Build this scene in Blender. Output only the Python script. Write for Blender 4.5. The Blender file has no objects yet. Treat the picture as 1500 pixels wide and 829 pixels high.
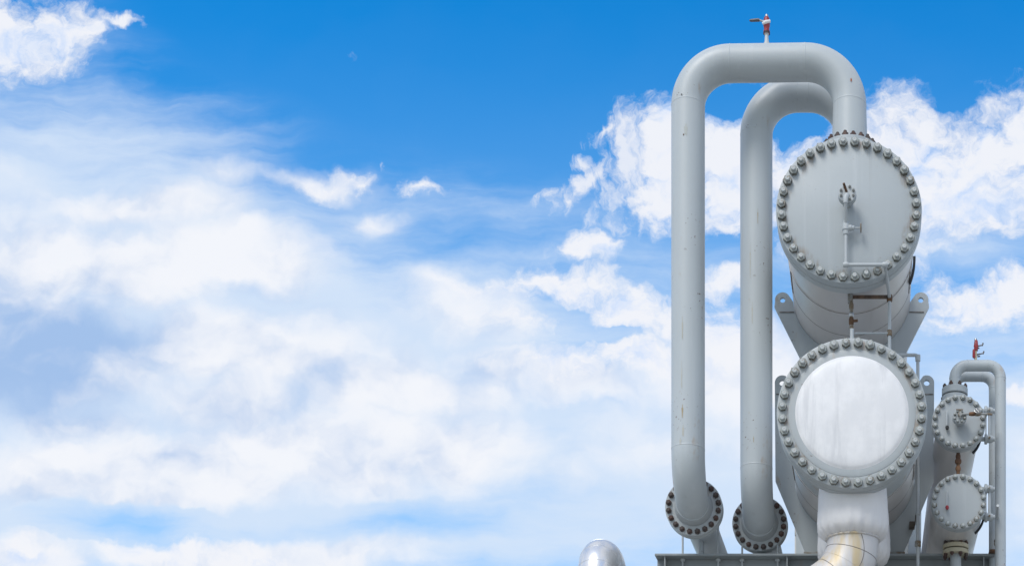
import bpy, bmesh, math, random
from mathutils import Vector, Matrix
from mathutils.geometry import tessellate_polygon
random.seed(7)
R = math.radians
SC = bpy.context.scene
COL = SC.collection
F, VX, VY, CZ = 2000.0, 1280.0, 1400.0, 1.6

# ------------------------------------------------------------------ camera
cam = bpy.data.cameras.new('camera')
cam.sensor_fit = 'HORIZONTAL'; cam.sensor_width = 36.0
cam.lens = 36.0 * F / 1500.0
cam.shift_x = -(VX - 750.0) / 1500.0
cam.shift_y = (VY - 414.5) / 1500.0
cam.clip_start = 0.1; cam.clip_end = 20000
camo = bpy.data.objects.new('camera', cam); COL.objects.link(camo)
camo.location = (0, 0, CZ); camo.rotation_euler = (R(90), 0, 0)
SC.camera = camo

# ------------------------------------------------------------------ exposure
SC.view_settings.view_transform = 'Standard'
SC.view_settings.look = 'None'
SC.view_settings.gamma = 1.0
SC.view_settings.use_curve_mapping = False
SC.view_settings.exposure = 0.85

# ------------------------------------------------------------------ sun
SUN_EL, SUN_AZ = 49.0, 207.0        # degrees; azimuth clockwise from +Y (behind the camera, to the left)
sl = bpy.data.lights.new('sun', 'SUN'); sl.energy = 1.05; sl.angle = R(24); sl.color = (1.0, 0.965, 0.91)
so = bpy.data.objects.new('sun', sl); COL.objects.link(so)
sd = Vector((math.sin(R(SUN_AZ)) * math.cos(R(SUN_EL)), math.cos(R(SUN_AZ)) * math.cos(R(SUN_EL)), math.sin(R(SUN_EL))))
so.rotation_euler = sd.to_track_quat('Z', 'Y').to_euler()
so.location = sd * 60

# ------------------------------------------------------------------ sky with clouds (a world shader in direction space)
W = bpy.data.worlds.new('World'); SC.world = W; W.use_nodes = True
W.cycles.sampling_method = 'MANUAL'; W.cycles.sample_map_resolution = 512
nt = W.node_tree; nt.nodes.clear()
N = nt.nodes; L = nt.links

def put(sock, v):
    if hasattr(v, 'is_output'): L.new(v, sock)
    else: sock.default_value = v
def M(op, a, b=0.0, c=None, clamp=False):
    n = N.new('ShaderNodeMath'); n.operation = op; n.use_clamp = clamp
    put(n.inputs[0], a); put(n.inputs[1], b)
    if c is not None: put(n.inputs[2], c)
    return n.outputs[0]
def VM(op, a, b=None, s=None):
    n = N.new('ShaderNodeVectorMath'); n.operation = op
    put(n.inputs[0], a)
    if b is not None: put(n.inputs[1], b)
    if s is not None: put(n.inputs['Scale'], s)
    return n.outputs[0]
def NOISE(vec, scale, detail=8, rough=.55, color=False):
    n = N.new('ShaderNodeTexNoise'); n.noise_dimensions = '3D'
    put(n.inputs['Vector'], vec); n.inputs['Scale'].default_value = scale
    n.inputs['Detail'].default_value = detail; n.inputs['Roughness'].default_value = rough
    return n.outputs['Color' if color else 'Fac']
def MAPV(vec, loc=(0, 0, 0), rot=0.0, sc=(1, 1, 1), kind='POINT'):
    n = N.new('ShaderNodeMapping'); n.vector_type = kind
    put(n.inputs['Vector'], vec)
    n.inputs['Location'].default_value = loc; n.inputs['Rotation'].default_value = (0, 0, R(rot)); n.inputs['Scale'].default_value = sc
    return n.outputs[0]
def SMOOTH(v, a, b, lo=0.0, hi=1.0):
    n = N.new('ShaderNodeMapRange'); n.interpolation_type = 'SMOOTHSTEP'
    put(n.inputs['Value'], v)
    n.inputs['From Min'].default_value = a; n.inputs['From Max'].default_value = b
    n.inputs['To Min'].default_value = lo; n.inputs['To Max'].default_value = hi
    return n.outputs[0]
def MIXC(f, a, b):
    n = N.new('ShaderNodeMixRGB'); put(n.inputs[0], f); put(n.inputs[1], a); put(n.inputs[2], b)
    return n.outputs[0]

def BLOBS(vec, items):
    acc = None
    for it in items:
        cx, cy, rx, ry = it[:4]
        rot = it[4] if len(it) > 4 else 0.0
        wt = it[5] if len(it) > 5 else 1.0
        m = MAPV(vec, (cx / 100, cy / 100, 0), rot, (rx / 62, ry / 62, 1), 'TEXTURE')
        g = N.new('ShaderNodeTexGradient'); g.gradient_type = 'SPHERICAL'; L.new(m, g.inputs[0])
        if acc is None: acc = M('MULTIPLY', g.outputs['Fac'], wt)
        elif wt < 0: acc = M('MULTIPLY_ADD', g.outputs['Fac'], wt, acc)
        else:
            n = N.new('ShaderNodeMath'); n.operation = 'SMOOTH_MAX'
            put(n.inputs[0], M('MULTIPLY', g.outputs['Fac'], wt)); put(n.inputs[1], acc); n.inputs[2].default_value = .07
            acc = n.outputs[0]
    return acc

tc = N.new('ShaderNodeTexCoord')
sep = N.new('ShaderNodeSeparateXYZ'); L.new(tc.outputs['Generated'], sep.inputs[0])
dy = M('MAXIMUM', M('ABSOLUTE', sep.outputs[1]), 0.22)
u = M('MULTIPLY_ADD', M('DIVIDE', sep.outputs[0], dy), F / 100, VX / 100)
v = M('MULTIPLY_ADD', M('DIVIDE', sep.outputs[2], dy), -F / 100, VY / 100)
cmb = N.new('ShaderNodeCombineXYZ'); L.new(u, cmb.inputs[0]); L.new(v, cmb.inputs[1]); L.new(sep.outputs[1], cmb.inputs[2])
flat = N.new('ShaderNodeCombineXYZ'); L.new(u, flat.inputs[0]); L.new(v, flat.inputs[1])
P0 = cmb.outputs[0]; PF = flat.outputs[0]
wn = VM('SUBTRACT', NOISE(P0, 0.9, 4, .55, True), (.5, .5, .5))
wn2 = VM('SUBTRACT', NOISE(P0, 3.2, 5, .6, True), (.5, .5, .5))
flatten = (1, 1, 0)
wA = VM('MULTIPLY', VM('ADD', VM('SCALE', wn, s=0.75), VM('SCALE', wn2, s=0.30)), flatten)
wB = VM('MULTIPLY', VM('ADD', VM('SCALE', wn, s=1.5), VM('SCALE', wn2, s=0.16)), flatten)
PA = VM('ADD', PF, wA); PB = VM('ADD', PF, wB)

SKY_STRENGTH = 0.10
K = 1.0 / SKY_STRENGTH

sky = N.new('ShaderNodeTexSky'); sky.sky_type = 'NISHITA'; sky.sun_disc = False
sky.sun_elevation = R(SUN_EL); sky.sun_rotation = R(SUN_AZ)
sky.altitude = 300; sky.air_density = 1.0; sky.dust_density = 0.3; sky.ozone_density = 2.0
hs = N.new('ShaderNodeHueSaturation'); L.new(sky.outputs[0], hs.inputs['Color'])
hs.inputs['Hue'].default_value = 0.498; hs.inputs['Saturation'].default_value = 1.57; hs.inputs['Value'].default_value = 1.36
base = hs.outputs[0]

# --- haze and high thin cloud (cirrus veil), streaked
PV = VM('ADD', PF, VM('MULTIPLY', VM('SCALE', wn, s=0.55), flatten))
fC = NOISE(MAPV(PV, (0, 0, 0), -13, (0.22, 1.35, 1)), 1.25, 8, .58)
fC2 = NOISE(MAPV(PV, (5, 3, 0), -9, (0.55, 1.2, 1)), 0.8, 5, .55)
veil = BLOBS(PV, [
    (30, 260, 330, 130), (260, 330, 330, 105, 17), (470, 420, 270, 95, 24), (-250, 250, 400, 260),
    (110, 170, 230, 60, 12, .55), (250, 470, 650, 190), (620, 500, 260, 95, 14, .85),
    (350, 640, 800, 280, 0, 1.3), (-300, 640, 500, 300, 0, 1.1),
    (200, 620, 600, 230), (700, 650, 420, 180), (1000, 690, 450, 200, 0, 1.1), (1350, 690, 420, 200, 0, 1.15), (1650, 640, 330, 200),
    (735, 303, 70, 9, 0, .22), (205, 768, 120, 24, 4, -.75), (455, 778, 80, 18, 0, -.35), (600, 765, 110, 22, 0, -.5), (1380, 360, 170, 45, 0, .6), (-400, 700, 500, 400), (1900, 800, 500, 400)])
gC = SMOOTH(veil, 0.02, 0.30)
nC = M('ADD', M('MULTIPLY', M('SUBTRACT', fC, .5), 1.0), M('MULTIPLY', M('SUBTRACT', fC2, .5), .7))
vC = SMOOTH(M('ADD', veil, M('MULTIPLY', gC, nC)), 0.02, 0.95, 0, .93)
low = SMOOTH(v, -0.6, 8.0, 0, .58)
col = MIXC(low, base, (.20 * K, .345 * K, .52 * K, 1))
col = MIXC(vC, col, (.375 * K, .440 * K, .530 * K, 1))

# --- soft heaped cloud
PB2 = VM('ADD', PF, VM('MULTIPLY', VM('ADD', VM('SCALE', wn, s=0.9), VM('SCALE', wn2, s=0.13)), flatten))
fB = NOISE(MAPV(PB2, (3.1, 7.7, 0), 0, (1, 1.35, 1)), 0.62, 9, .50)
soft = BLOBS(PB2, [
    (80, 385, 160, 52, 4), (345, 380, 118, 50, 6), (200, 400, 190, 52), (220, 300, 170, 30, -4, .6), (-120, 400, 200, 130),
    (50, 520, 200, 95), (310, 505, 130, 60, 6), (450, 530, 140, 62, 8, .8), (560, 560, 150, 60, 10, .75), (340, 590, 180, 45, 0, .7),
    (230, 690, 240, 52), (90, 690, 130, 45), (120, 615, 170, 36, 0, .55), (460, 660, 190, 60, 6, .95), (620, 655, 200, 55, 8, .9), (750, 690, 160, 40, 0, .55),
    (455, 265, 75, 22, 6, .62), (350, 250, 80, 26, 14, .5), (690, 455, 110, 42, 12, .65), (650, 425, 70, 24, 10, .5), (760, 545, 170, 34, 6, .45),
    (860, 560, 170, 32, 4, .45), (880, 670, 230, 40, 0, .35), (395, 812, 200, 36), (250, 808, 110, 30), (40, 820, 90, 30), (620, 825, 90, 22, 0, .4),
    (1100, 555, 160, 70, 0, .8), (1380, 300, 200, 60, 0, .45), (1050, 650, 240, 50, 0, .45),
    (540, 322, 46, 16, 10, .5), (-350, 600, 260, 200), (1900, 300, 260, 160), (1800, 700, 260, 120),
    (200, 768, 115, 24, 4, -2.0), (455, 776, 75, 16, 0, -.5), (600, 762, 110, 22, 0, -.6)])
gB = SMOOTH(soft, 0.03, 0.22)
hB = M('ADD', soft, M('MULTIPLY', gB, M('MULTIPLY', M('SUBTRACT', fB, .5), 1.15)))
dB = SMOOTH(hB, 0.02, 0.66, 0, .95)
fB2 = NOISE(MAPV(PB2, (3.24, 8.12, 0), 0, (1, 1.35, 1)), 0.62, 6, .48)
shadeB = BLOBS(PB2, [
    (40, 510, 190, 85, 0, 1.15), (100, 555, 150, 60, -8, 1.0), (20, 565, 160, 66, 0, 1.0), (-150, 560, 200, 90), (345, 585, 110, 28, 6, .36), (455, 595, 70, 36, 0, .42),
    (430, 440, 120, 22, 8, .42), (230, 320, 150, 22, -4, .30), (190, 440, 130, 26, -6, .38), (590, 480, 110, 30, 0, .25), (160, 615, 170, 26, 0, .38),
    (400, 728, 230, 24, 0, .35), (180, 735, 150, 18, 0, .35), (740, 570, 160, 36, 0, .3), (640, 800, 120, 26, 0, .3), (285, 826, 60, 20, 0, .45), (620, 600, 130, 26, 6, .28)])
rel = M('MULTIPLY', M('SUBTRACT', fB2, fB), 2.1)
sB = SMOOTH(M('ADD', M('ADD', shadeB, rel), M('MULTIPLY', M('SUBTRACT', NOISE(PB2, 0.8, 7, .5), .5), .9)), -0.12, 0.95)
whiteB = (.505 * K, .515 * K, .542 * K, 1)
darkB = (.195 * K, .290 * K, .455 * K, 1)
col = MIXC(dB, col, MIXC(sB, whiteB, darkB))

# --- crisp cumulus
fA = NOISE(MAPV(PA, (1.3, 2.1, 0), 0, (1, 1.15, 1)), 1.45, 14, .66)
crisp = BLOBS(PA, [
    (985, 235, 72, 112), (962, 290, 48, 60), (1075, 255, 110, 100), (1185, 270, 110, 95), (1320, 225, 92, 84), (1290, 280, 110, 100), (1430, 240, 110, 84),
    (1530, 232, 100, 98), (1400, 300, 130, 55), (1120, 190, 45, 30, 0, .5),
    (1330, 330, 90, 50, 0, .8), (1650, 240, 150, 120), (1800, 180, 150, 100),
    (866, 369, 60, 19, 0, .95), (612, 277, 46, 13, 4, .76), (530, 272, 20, 13, 0, .6), (468, 268, 44, 22, -10, .58), (503, 89, 12, 8, 0, .42), (555, 245, 5, 16, 0, .35), (535, 320, 28, 10, 0, .4),
    (5, 55, 110, 62), (70, 45, 65, 34, -5), (125, 42, 55, 18, -14, .85), (176, 31, 52, 12, -4, .92), (-120, 40, 160, 90), (100, 8, 40, 16, 0, .35),
    (850, 422, 94, 32, 0, .95), (800, 410, 50, 24, 0, .95), (915, 455, 62, 42, 0, .95), (720, 418, 50, 15, 0, .6), (935, 522, 100, 34, 0, .9), (830, 532, 110, 26, 0, .75), (760, 470, 70, 28, 0, .6),
    (985, 475, 60, 56, 0, .8), (1060, 408, 48, 36, 0, .9), (1058, 500, 70, 55, 0, .9),
    (1440, 442, 95, 44), (1520, 432, 80, 46), (1375, 472, 50, 26, 0, .7), (1498, 574, 32, 14, 0, .9), (1620, 500, 100, 50),
    (40, 818, 66, 22, 0, .9), (265, 810, 104, 24), (350, 824, 90, 26), (480, 822, 80, 20, 0, .5),
    (1165, 182, 30, 16, 0, -1.3), (1075, 150, 40, 14, 0, -.8), (1055, 365, 40, 18, 0, -.7), (905, 495, 28, 10, 8, -1.2), (843, 478, 22, 20, 40, -1.1), (810, 450, 30, 16, 0, -.5),
    (975, 92, 60, 30, 0, -1.2), (960, 385, 40, 28, 0, -.8), (1400, 152, 30, 18, 0, -.5)])
gA = SMOOTH(crisp, 0.04, 0.22)
hA = M('ADD', crisp, M('MULTIPLY', gA, M('MULTIPLY', M('SUBTRACT', fA, .5), 1.75)))
dA = SMOOTH(hA, 0.17, 0.78, 0, .96)
# torn filaments at the cloud's left edge
fW = NOISE(MAPV(PA, (8, 2, 0), 38, (2.0, .75, 1)), 1.6, 10, .62)
torn = BLOBS(PA, [(868, 262, 72, 18, -28, .62), (836, 298, 34, 15, -50, .62), (896, 295, 26, 46, 20, .55), (884, 335, 32, 20, 0, .5), (895, 190, 40, 12, -25, .55), (858, 238, 16, 12, 0, .6), (930, 240, 40, 90, 0, .6)])
dW = SMOOTH(M('ADD', torn, M('MULTIPLY', SMOOTH(torn, .02, .2), M('MULTIPLY', M('SUBTRACT', fW, .5), 1.9))), .14, .66, 0, .85)
dA = M('MAXIMUM', dA, dW)
fA2 = NOISE(MAPV(PA, (1.40, 2.36, 0), 0, (1, 1.15, 1)), 1.45, 6, .55)
shadeA = BLOBS(PA, [(1440, 310, 150, 45, 0, .45), (1370, 250, 90, 40, 0, .25), (1250, 330, 90, 40, 0, .3), (1000, 320, 70, 30, 0, .25), (870, 380, 60, 10, 0, .35), (860, 440, 90, 16, 0, .3), (30, 80, 100, 30, 0, .35), (1440, 465, 90, 20, 0, .35), (35, 828, 40, 14, 0, .5), (930, 540, 90, 14, 0, .3)])
sA = SMOOTH(M('ADD', M('ADD', shadeA, M('MULTIPLY', M('SUBTRACT', fA2, fA), 2.2)), M('MULTIPLY', M('SUBTRACT', NOISE(PA, 1.1, 6, .55), .5), .8)), -0.05, 1.0)
whiteA = (.500 * K, .508 * K, .535 * K, 1)
darkA = (.300 * K, .390 * K, .550 * K, 1)
col = MIXC(dA, col, MIXC(sA, whiteA, darkA))
def MAXI(a, b): return M('MAXIMUM', a, b)
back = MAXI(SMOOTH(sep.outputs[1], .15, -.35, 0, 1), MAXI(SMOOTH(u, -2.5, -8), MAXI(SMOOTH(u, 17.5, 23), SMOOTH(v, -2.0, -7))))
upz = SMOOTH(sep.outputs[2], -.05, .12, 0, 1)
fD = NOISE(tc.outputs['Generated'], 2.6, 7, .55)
dFill = M('MULTIPLY', M('MULTIPLY', back, upz), SMOOTH(fD, .34, .58, 0, .95))  # bright cloud added outside the view to raise the fill light
col = MIXC(dFill, col, (.50 * K, .505 * K, .52 * K, 1))
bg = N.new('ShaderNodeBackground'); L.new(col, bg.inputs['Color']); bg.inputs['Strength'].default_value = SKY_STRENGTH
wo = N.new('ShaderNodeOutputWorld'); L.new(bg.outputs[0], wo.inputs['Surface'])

# ------------------------------------------------------------------ helpers
def at(px, py, Y): return Vector(((px - VX) / F * Y, Y, CZ + (VY - py) / F * Y))

ORI = {}
def tag(o, label=None, cat=None, group=None, kind=None):
    if label: o['label'] = label
    if cat: o['category'] = cat
    if group: o['group'] = group
    if kind: o['kind'] = kind
    return o
def thing(name, loc, label, cat, group=None):
    o = bpy.data.objects.new(name, None); COL.objects.link(o); o.location = loc
    o.empty_display_size = .1
    ORI[o.name] = Vector(loc)
    return tag(o, label, cat, group)

class MB:
    def __init__(s): s.v = []; s.f = []
    def add(s, vs, fs):
        b = len(s.v); s.v += [Vector(x) for x in vs]; s.f += [tuple(i + b for i in f) for f in fs]; return s
    def lathe(s, prof, c, axis='Y', n=96, sgn=1):
        # prof: list of (radius, offset along the axis); radius 0 closes with a fan
        c = Vector(c)
        def pt(r, t, a):
            ca, sa = math.cos(a) * r, math.sin(a) * r
            if axis == 'Y': return c + Vector((ca, t, sa))
            if axis == 'Z': return c + Vector((ca, sa, t))
            return c + Vector((t, ca, sa))
        vs, fs, rows = [], [], []
        for r, t in prof:
            if r < 1e-6: rows.append([len(vs)]); vs.append(pt(0, t, 0))
            else:
                rows.append(list(range(len(vs), len(vs) + n))); vs += [pt(r, t, 2 * math.pi * k / n) for k in range(n)]
        for a, b in zip(rows, rows[1:]):
            for k in range(n):
                k2 = (k + 1) % n
                if len(a) == 1 and len(b) == 1: continue
                if len(a) == 1: fs.append((a[0], b[k], b[k2]))
                elif len(b) == 1: fs.append((a[k], b[0], a[k2]))
                else: fs.append((a[k], b[k], b[k2], a[k2]))
        return s.add(vs, fs)
    def tube(s, pts, rad, n=40, caps=True):
        pts = [Vector(p) for p in pts]
        rads = rad if isinstance(rad, (list, tuple)) else [rad] * len(pts)
        t0 = (pts[1] - pts[0]).normalized()
        up = Vector((0, 0, 1)) if abs(t0.z) < .9 else Vector((0, 1, 0))
        nx = t0.cross(up).normalized()
        vs, fs = [], []
        for i, p in enumerate(pts):
            if i == 0: t = t0
            elif i == len(pts) - 1: t = (pts[i] - pts[i - 1]).normalized()
            else: t = ((pts[i + 1] - p).normalized() + (p - pts[i - 1]).normalized()).normalized()
            nx = (nx - t * nx.dot(t)).normalized(); ny = t.cross(nx)
            for k in range(n):
                a = 2 * math.pi * k / n
                vs.append(p + (nx * math.cos(a) + ny * math.sin(a)) * rads[i])
        for i in range(len(pts) - 1):
            for k in range(n):
                k2 = (k + 1) % n
                fs.append((i * n + k, i * n + k2, (i + 1) * n + k2, (i + 1) * n + k))
        if caps:
            fs.append(tuple(range(n - 1, -1, -1))); fs.append(tuple(range((len(pts) - 1) * n, len(pts) * n)))
        return s.add(vs, fs)
    def box(s, lo, hi, ch=0.0):
        lo, hi = Vector(lo), Vector(hi)
        bm = bmesh.new(); bmesh.ops.create_cube(bm, size=1.0)
        for q in bm.verts: q.co = Vector([(lo[i] + hi[i]) / 2 + q.co[i] * (hi[i] - lo[i]) for i in range(3)])
        if ch > 0: bmesh.ops.bevel(bm, geom=bm.edges[:] , offset=ch, segments=1, affect='EDGES', profile=.5)
        bm.verts.index_update()
        s.add([q.co.copy() for q in bm.verts], [tuple(q.index for q in f.verts) for f in bm.faces]); bm.free()
        return s
    def plate(s, loops, y0, y1):
        # loops in the XZ plane: outline first, then holes; extruded from y0 to y1
        flatl = [p for lp in loops for p in lp]
        tris = tessellate_polygon([[Vector((x, z, 0)) for x, z in lp] for lp in loops])
        n = len(flatl)
        vs = [Vector((x, y0, z)) for x, z in flatl] + [Vector((x, y1, z)) for x, z in flatl]
        fs = []
        for a, b, c in tris: fs.append((a, b, c)); fs.append((a + n, c + n, b + n))
        st = 0
        for lp in loops:
            m = len(lp)
            for k in range(m):
                i, j = st + k, st + (k + 1) % m
                fs.append((i, j, j + n, i + n))
            st += m
        return s.add(vs, fs)
    def hexnut(s, c, axis, r, h, stud_r, stud_h, n=6, rot=0.0):
        # nut with a chamfered top and a stud end, along the given axis vector
        ax = Vector(axis).normalized(); c = Vector(c)
        q = Vector((0, 0, 1)).rotation_difference(ax)
        def ring(rr, t, m, ro): return [c + q @ Vector((rr * math.cos(2 * math.pi * k / m + ro), rr * math.sin(2 * math.pi * k / m + ro), t)) for k in range(m)]
        rows = [ring(r, 0, 6, rot), ring(r, h * .86, 6, rot), ring(r * .90, h, 6, rot)]
        vs = sum(rows, []); fs = []
        for i in range(2):
            for k in range(6):
                k2 = (k + 1) % 6; fs.append((i * 6 + k, i * 6 + k2, i * 6 + 6 + k2, i * 6 + 6 + k))
        fs.append(tuple(range(12, 18)))
        s.add(vs, fs)
        m = 14
        rows = [ring(stud_r, h * .98, m, 0), ring(stud_r, h + stud_h * .8, m, 0), ring(stud_r * .78, h + stud_h, m, 0)]
        vs = sum(rows, []); fs = []
        for i in range(2):
            for k in range(m):
                k2 = (k + 1) % m; fs.append((i * m + k, i * m + k2, i * m + m + k2, i * m + m + k))
        fs.append(tuple(range(2 * m, 3 * m)))
        return s.add(vs, fs)
    def build(s, name, mat, parent=None, origin=None, smooth=True, ang=38):
        po = ORI[parent.name] if parent else Vector((0, 0, 0))
        org = Vector(origin) if origin is not None else (po if parent else Vector((0, 0, 0)))
        me = bpy.data.meshes.new(name)
        me.from_pydata([tuple(p - org) for p in s.v], [], s.f); me.validate()
        bm = bmesh.new(); bm.from_mesh(me); bmesh.ops.recalc_face_normals(bm, faces=bm.faces[:]); bm.to_mesh(me); bm.free()
        if smooth:
            me.polygons.foreach_set('use_smooth', [True] * len(me.polygons)); me.set_sharp_from_angle(angle=R(ang))
        me.materials.append(mat)
        o = bpy.data.objects.new(name, me); COL.objects.link(o)
        if parent: o.parent = parent
        o.location = org - po
        ORI[o.name] = org
        return o

def copies(o, parent, spots):
    # repeats of a part: first the part itself, then copies sharing its mesh
    po = ORI[parent.name]
    for i, (p, rot) in enumerate(spots):
        c = o if i == 0 else o.copy()
        if i: COL.objects.link(c)
        c.parent = parent
        c.location = Vector(p) - po; c.rotation_euler = rot
        if 'bolt' in c.name:
            k = random.uniform(.86, 1.14); c.scale = (random.uniform(.95, 1.04),) * 3; c.scale[1 if rot[1] else 2] = k
        ORI[c.name] = Vector(p)

def fillet(pts, rad, step=R(5)):
    pts = [Vector(p) for p in pts]; out = [pts[0]]; welds = []
    for i in range(1, len(pts) - 1):
        a, p, b = pts[i - 1], pts[i], pts[i + 1]
        r = rad[i - 1] if isinstance(rad, (list, tuple)) else rad
        d0, d1 = (p - a).normalized(), (b - p).normalized()
        th = d0.angle(d1)
        if th < 1e-3: continue
        t = r * math.tan(th / 2)
        s0, s1 = p - d0 * t, p + d1 * t
        nrm = (d1 - d0 * d0.dot(d1)).normalized()
        c = s0 + nrm * r
        m = max(3, int(th / step))
        for k in range(m + 1):
            g = th * k / m
            out.append(c - nrm * r * math.cos(g) + d0 * r * math.sin(g))
        welds += [(s0, d0), (s1, d1)]
    out.append(pts[-1])
    return out, welds
def weldring(mb, p, d, r, w=.009, h=.002):
    p, d = Vector(p), Vector(d).normalized()
    mb.tube([p - d * w, p - d * w * .5, p, p + d * w * .5, p + d * w], [r - .001, r + h * .8, r + h, r + h * .8, r - .001], 40, False)

# ------------------------------------------------------------------ materials
class MT:
    def __init__(s, name):
        s.m = bpy.data.materials.new(name); s.m.use_nodes = True
        s.t = s.m.node_tree; s.b = s.t.nodes['Principled BSDF']
        s.tc = s.t.nodes.new('ShaderNodeTexCoord').outputs['Object']
    def n(s, ty): return s.t.nodes.new(ty)
    def put(s, sock, v):
        if hasattr(v, 'is_output'): s.t.links.new(v, sock)
        else: sock.default_value = v
    def noise(s, sc=(1, 1, 1), scale=1.0, detail=6, rough=.55, off=(0, 0, 0), vec=None):
        mp = s.n('ShaderNodeMapping'); s.put(mp.inputs[0], vec if vec is not None else s.tc); mp.inputs['Scale'].default_value = sc; mp.inputs['Location'].default_value = off
        x = s.n('ShaderNodeTexNoise'); s.put(x.inputs['Vector'], mp.outputs[0]); x.inputs['Scale'].default_value = scale
        x.inputs['Detail'].default_value = detail; x.inputs['Roughness'].default_value = rough
        return x.outputs['Fac']
    def ramp(s, v, a, b, lo=0.0, hi=1.0):
        x = s.n('ShaderNodeMapRange'); x.interpolation_type = 'SMOOTHSTEP'; s.put(x.inputs['Value'], v)
        for k, q in (('From Min', a), ('From Max', b), ('To Min', lo), ('To Max', hi)): x.inputs[k].default_value = q
        return x.outputs[0]
    def math(s, op, a, b=0.0):
        x = s.n('ShaderNodeMath'); x.operation = op; s.put(x.inputs[0], a); s.put(x.inputs[1], b); return x.outputs[0]
    def mix(s, f, a, b, mode='MIX'):
        x = s.n('ShaderNodeMixRGB'); x.blend_type = mode; s.put(x.inputs[0], f); s.put(x.inputs[1], a); s.put(x.inputs[2], b); return x.outputs[0]
    def bump(s, h, st=.2, d=.01):
        x = s.n('ShaderNodeBump'); s.put(x.inputs['Height'], h); x.inputs['Strength'].default_value = st; x.inputs['Distance'].default_value = d
        s.t.links.new(x.outputs[0], s.b.inputs['Normal'])
    def rand(s): return s.n('ShaderNodeObjectInfo').outputs['Random']
    def fin(s, col, rough=.45, metal=0.0, spec=None):
        s.put(s.b.inputs['Base Color'], col); s.put(s.b.inputs['Roughness'], rough); s.put(s.b.inputs['Metallic'], metal)
        if spec is not None: s.b.inputs['Specular IOR Level'].default_value = spec
        return s.m
def c4(r, g, b): return (r, g, b, 1)

RUST = c4(.105, .040, .018); RUSTB = c4(.26, .095, .030)
def paint(name, col, streak=.10, rust=.5, rough=.42, grime=.12, ring=0.0):
    t = MT(name)
    a = t.noise((1, 1, 1), 1.6, 5, .6)
    b = t.noise((9, 9, .35), 1.0, 6, .6, (2, 5, 1))
    cc = t.mix(t.ramp(a, .3, .75, 0, grime), col, c4(col[0] * .62, col[1] * .62, col[2] * .60))
    cc = t.mix(t.ramp(b, .52, .74, 0, streak), cc, c4(.62, .65, .67))
    b2 = t.noise((13, 13, .5), 1.0, 5, .6, (7, 1, 9))
    cc = t.mix(t.ramp(b2, .58, .78, 0, streak * .9), cc, c4(.30, .31, .31))
    if rust:
        sp = t.noise((1, 1, .45), 7.0, 4, .6, (4, 4, 8)); area = t.noise((1, 1, 1), 1.3, 3, .5, (9, 2, 3))
        f = t.math('MULTIPLY', t.ramp(sp, .60, .72, 0, 1), t.ramp(area, .47, .62, 0, rust))
        cc = t.mix(f, cc, c4(.36, .24, .13))
        ch = t.math('MULTIPLY', t.ramp(t.noise((1, 1, 1), 34, 3, .5, (1, 8, 4)), .66, .70, 0, 1), t.ramp(area, .52, .62, 0, rust))
        cc = t.mix(ch, cc, RUST)
    if ring:      # rust weeping round the bolt circle of a cover
        sp3 = t.n('ShaderNodeSeparateXYZ'); t.put(sp3.inputs[0], t.tc)
        rr = t.math('SQRT', t.math('ADD', t.math('MULTIPLY', sp3.outputs[0], sp3.outputs[0]), t.math('MULTIPLY', sp3.outputs[2], sp3.outputs[2])))
        band = t.math('MULTIPLY', t.ramp(rr, ring * .76, ring * .88), t.ramp(rr, ring * .985, ring * .94))
        f = t.math('MULTIPLY', band, t.ramp(t.noise((1, 1, .35), 11, 5, .62, (3, 7, 1)), .50, .68, 0, .75))
        cc = t.mix(f, cc, c4(.24, .17, .11))
    t.bump(t.noise((1, 1, 1), 26, 4, .6), .06, .01)
    return t.fin(cc, t.ramp(a, .2, .8, rough - .06, rough + .10))
GREY = c4(.475, .518, .535)
m_pipe = paint('grey_pipe_paint', GREY, .24, .8)
m_cover = paint('grey_cover_paint', c4(.425, .466, .484), .36, .25, .5, .10, .655)
m_flange = paint('grey_flange_paint', c4(.42, .455, .468), .16, .7)
m_flange_big = paint('dished_cover_flange_paint', c4(.42, .455, .468), .2, .4, .42, .12, .668)
m_small = paint('small_exchanger_paint', c4(.40, .435, .450), .14, .5)
m_small_cover = paint('small_cover_paint', c4(.40, .435, .450), .2, .5, .45, .12, .258)
m_plate = paint('saddle_paint', c4(.43, .47, .485), .12, .5, .5, .2)
m_beam = paint('beam_paint', c4(.29, .32, .33), .14, .5, .5, .25)
m_tube = paint('tubing_paint', c4(.47, .505, .52), .10, .5)

def white_head():
    t = MT('white_head_paint')
    a = t.noise((1, 1, .7), 4.5, 7, .62); b = t.noise((9, 9, .8), 1.0, 6, .62, (1, 2, 3))
    cc = t.mix(t.ramp(a, .35, .62, 0, .42), c4(.86, .86, .865), c4(.64, .65, .665))
    cc = t.mix(t.ramp(b, .50, .72, 0, .42), cc, c4(.50, .51, .53))
    b3 = t.noise((22, 22, .8), 1.0, 4, .6, (6, 6, 3))
    cc = t.mix(t.ramp(b3, .60, .8, 0, .16), cc, c4(.60, .57, .50))
    t.bump(a, .05, .01)
    return t.fin(cc, t.ramp(a, .2, .8, .28, .44), 0, .28)
m_white = white_head()
def shell_mat():
    t = MT('shell_cladding')
    a = t.noise((1, .6, 1), 2.0, 6, .6); b = t.noise((1, .2, 6), 2.0, 6, .62, (3, 3, 3))
    cc = t.mix(t.ramp(a, .3, .8, 0, .35), c4(.60, .585, .57), c4(.46, .455, .45))
    cc = t.mix(t.ramp(b, .55, .8, 0, .25), cc, c4(.34, .31, .28))
    sp = t.noise((1, 1, 1), 9, 4, .6, (2, 9, 4))
    cc = t.mix(t.ramp(sp, .70, .8, 0, .5), cc, c4(.24, .15, .09))
    t.bump(a, .08, .02)
    return t.fin(cc, t.ramp(a, .2, .8, .34, .5), .18)
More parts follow.
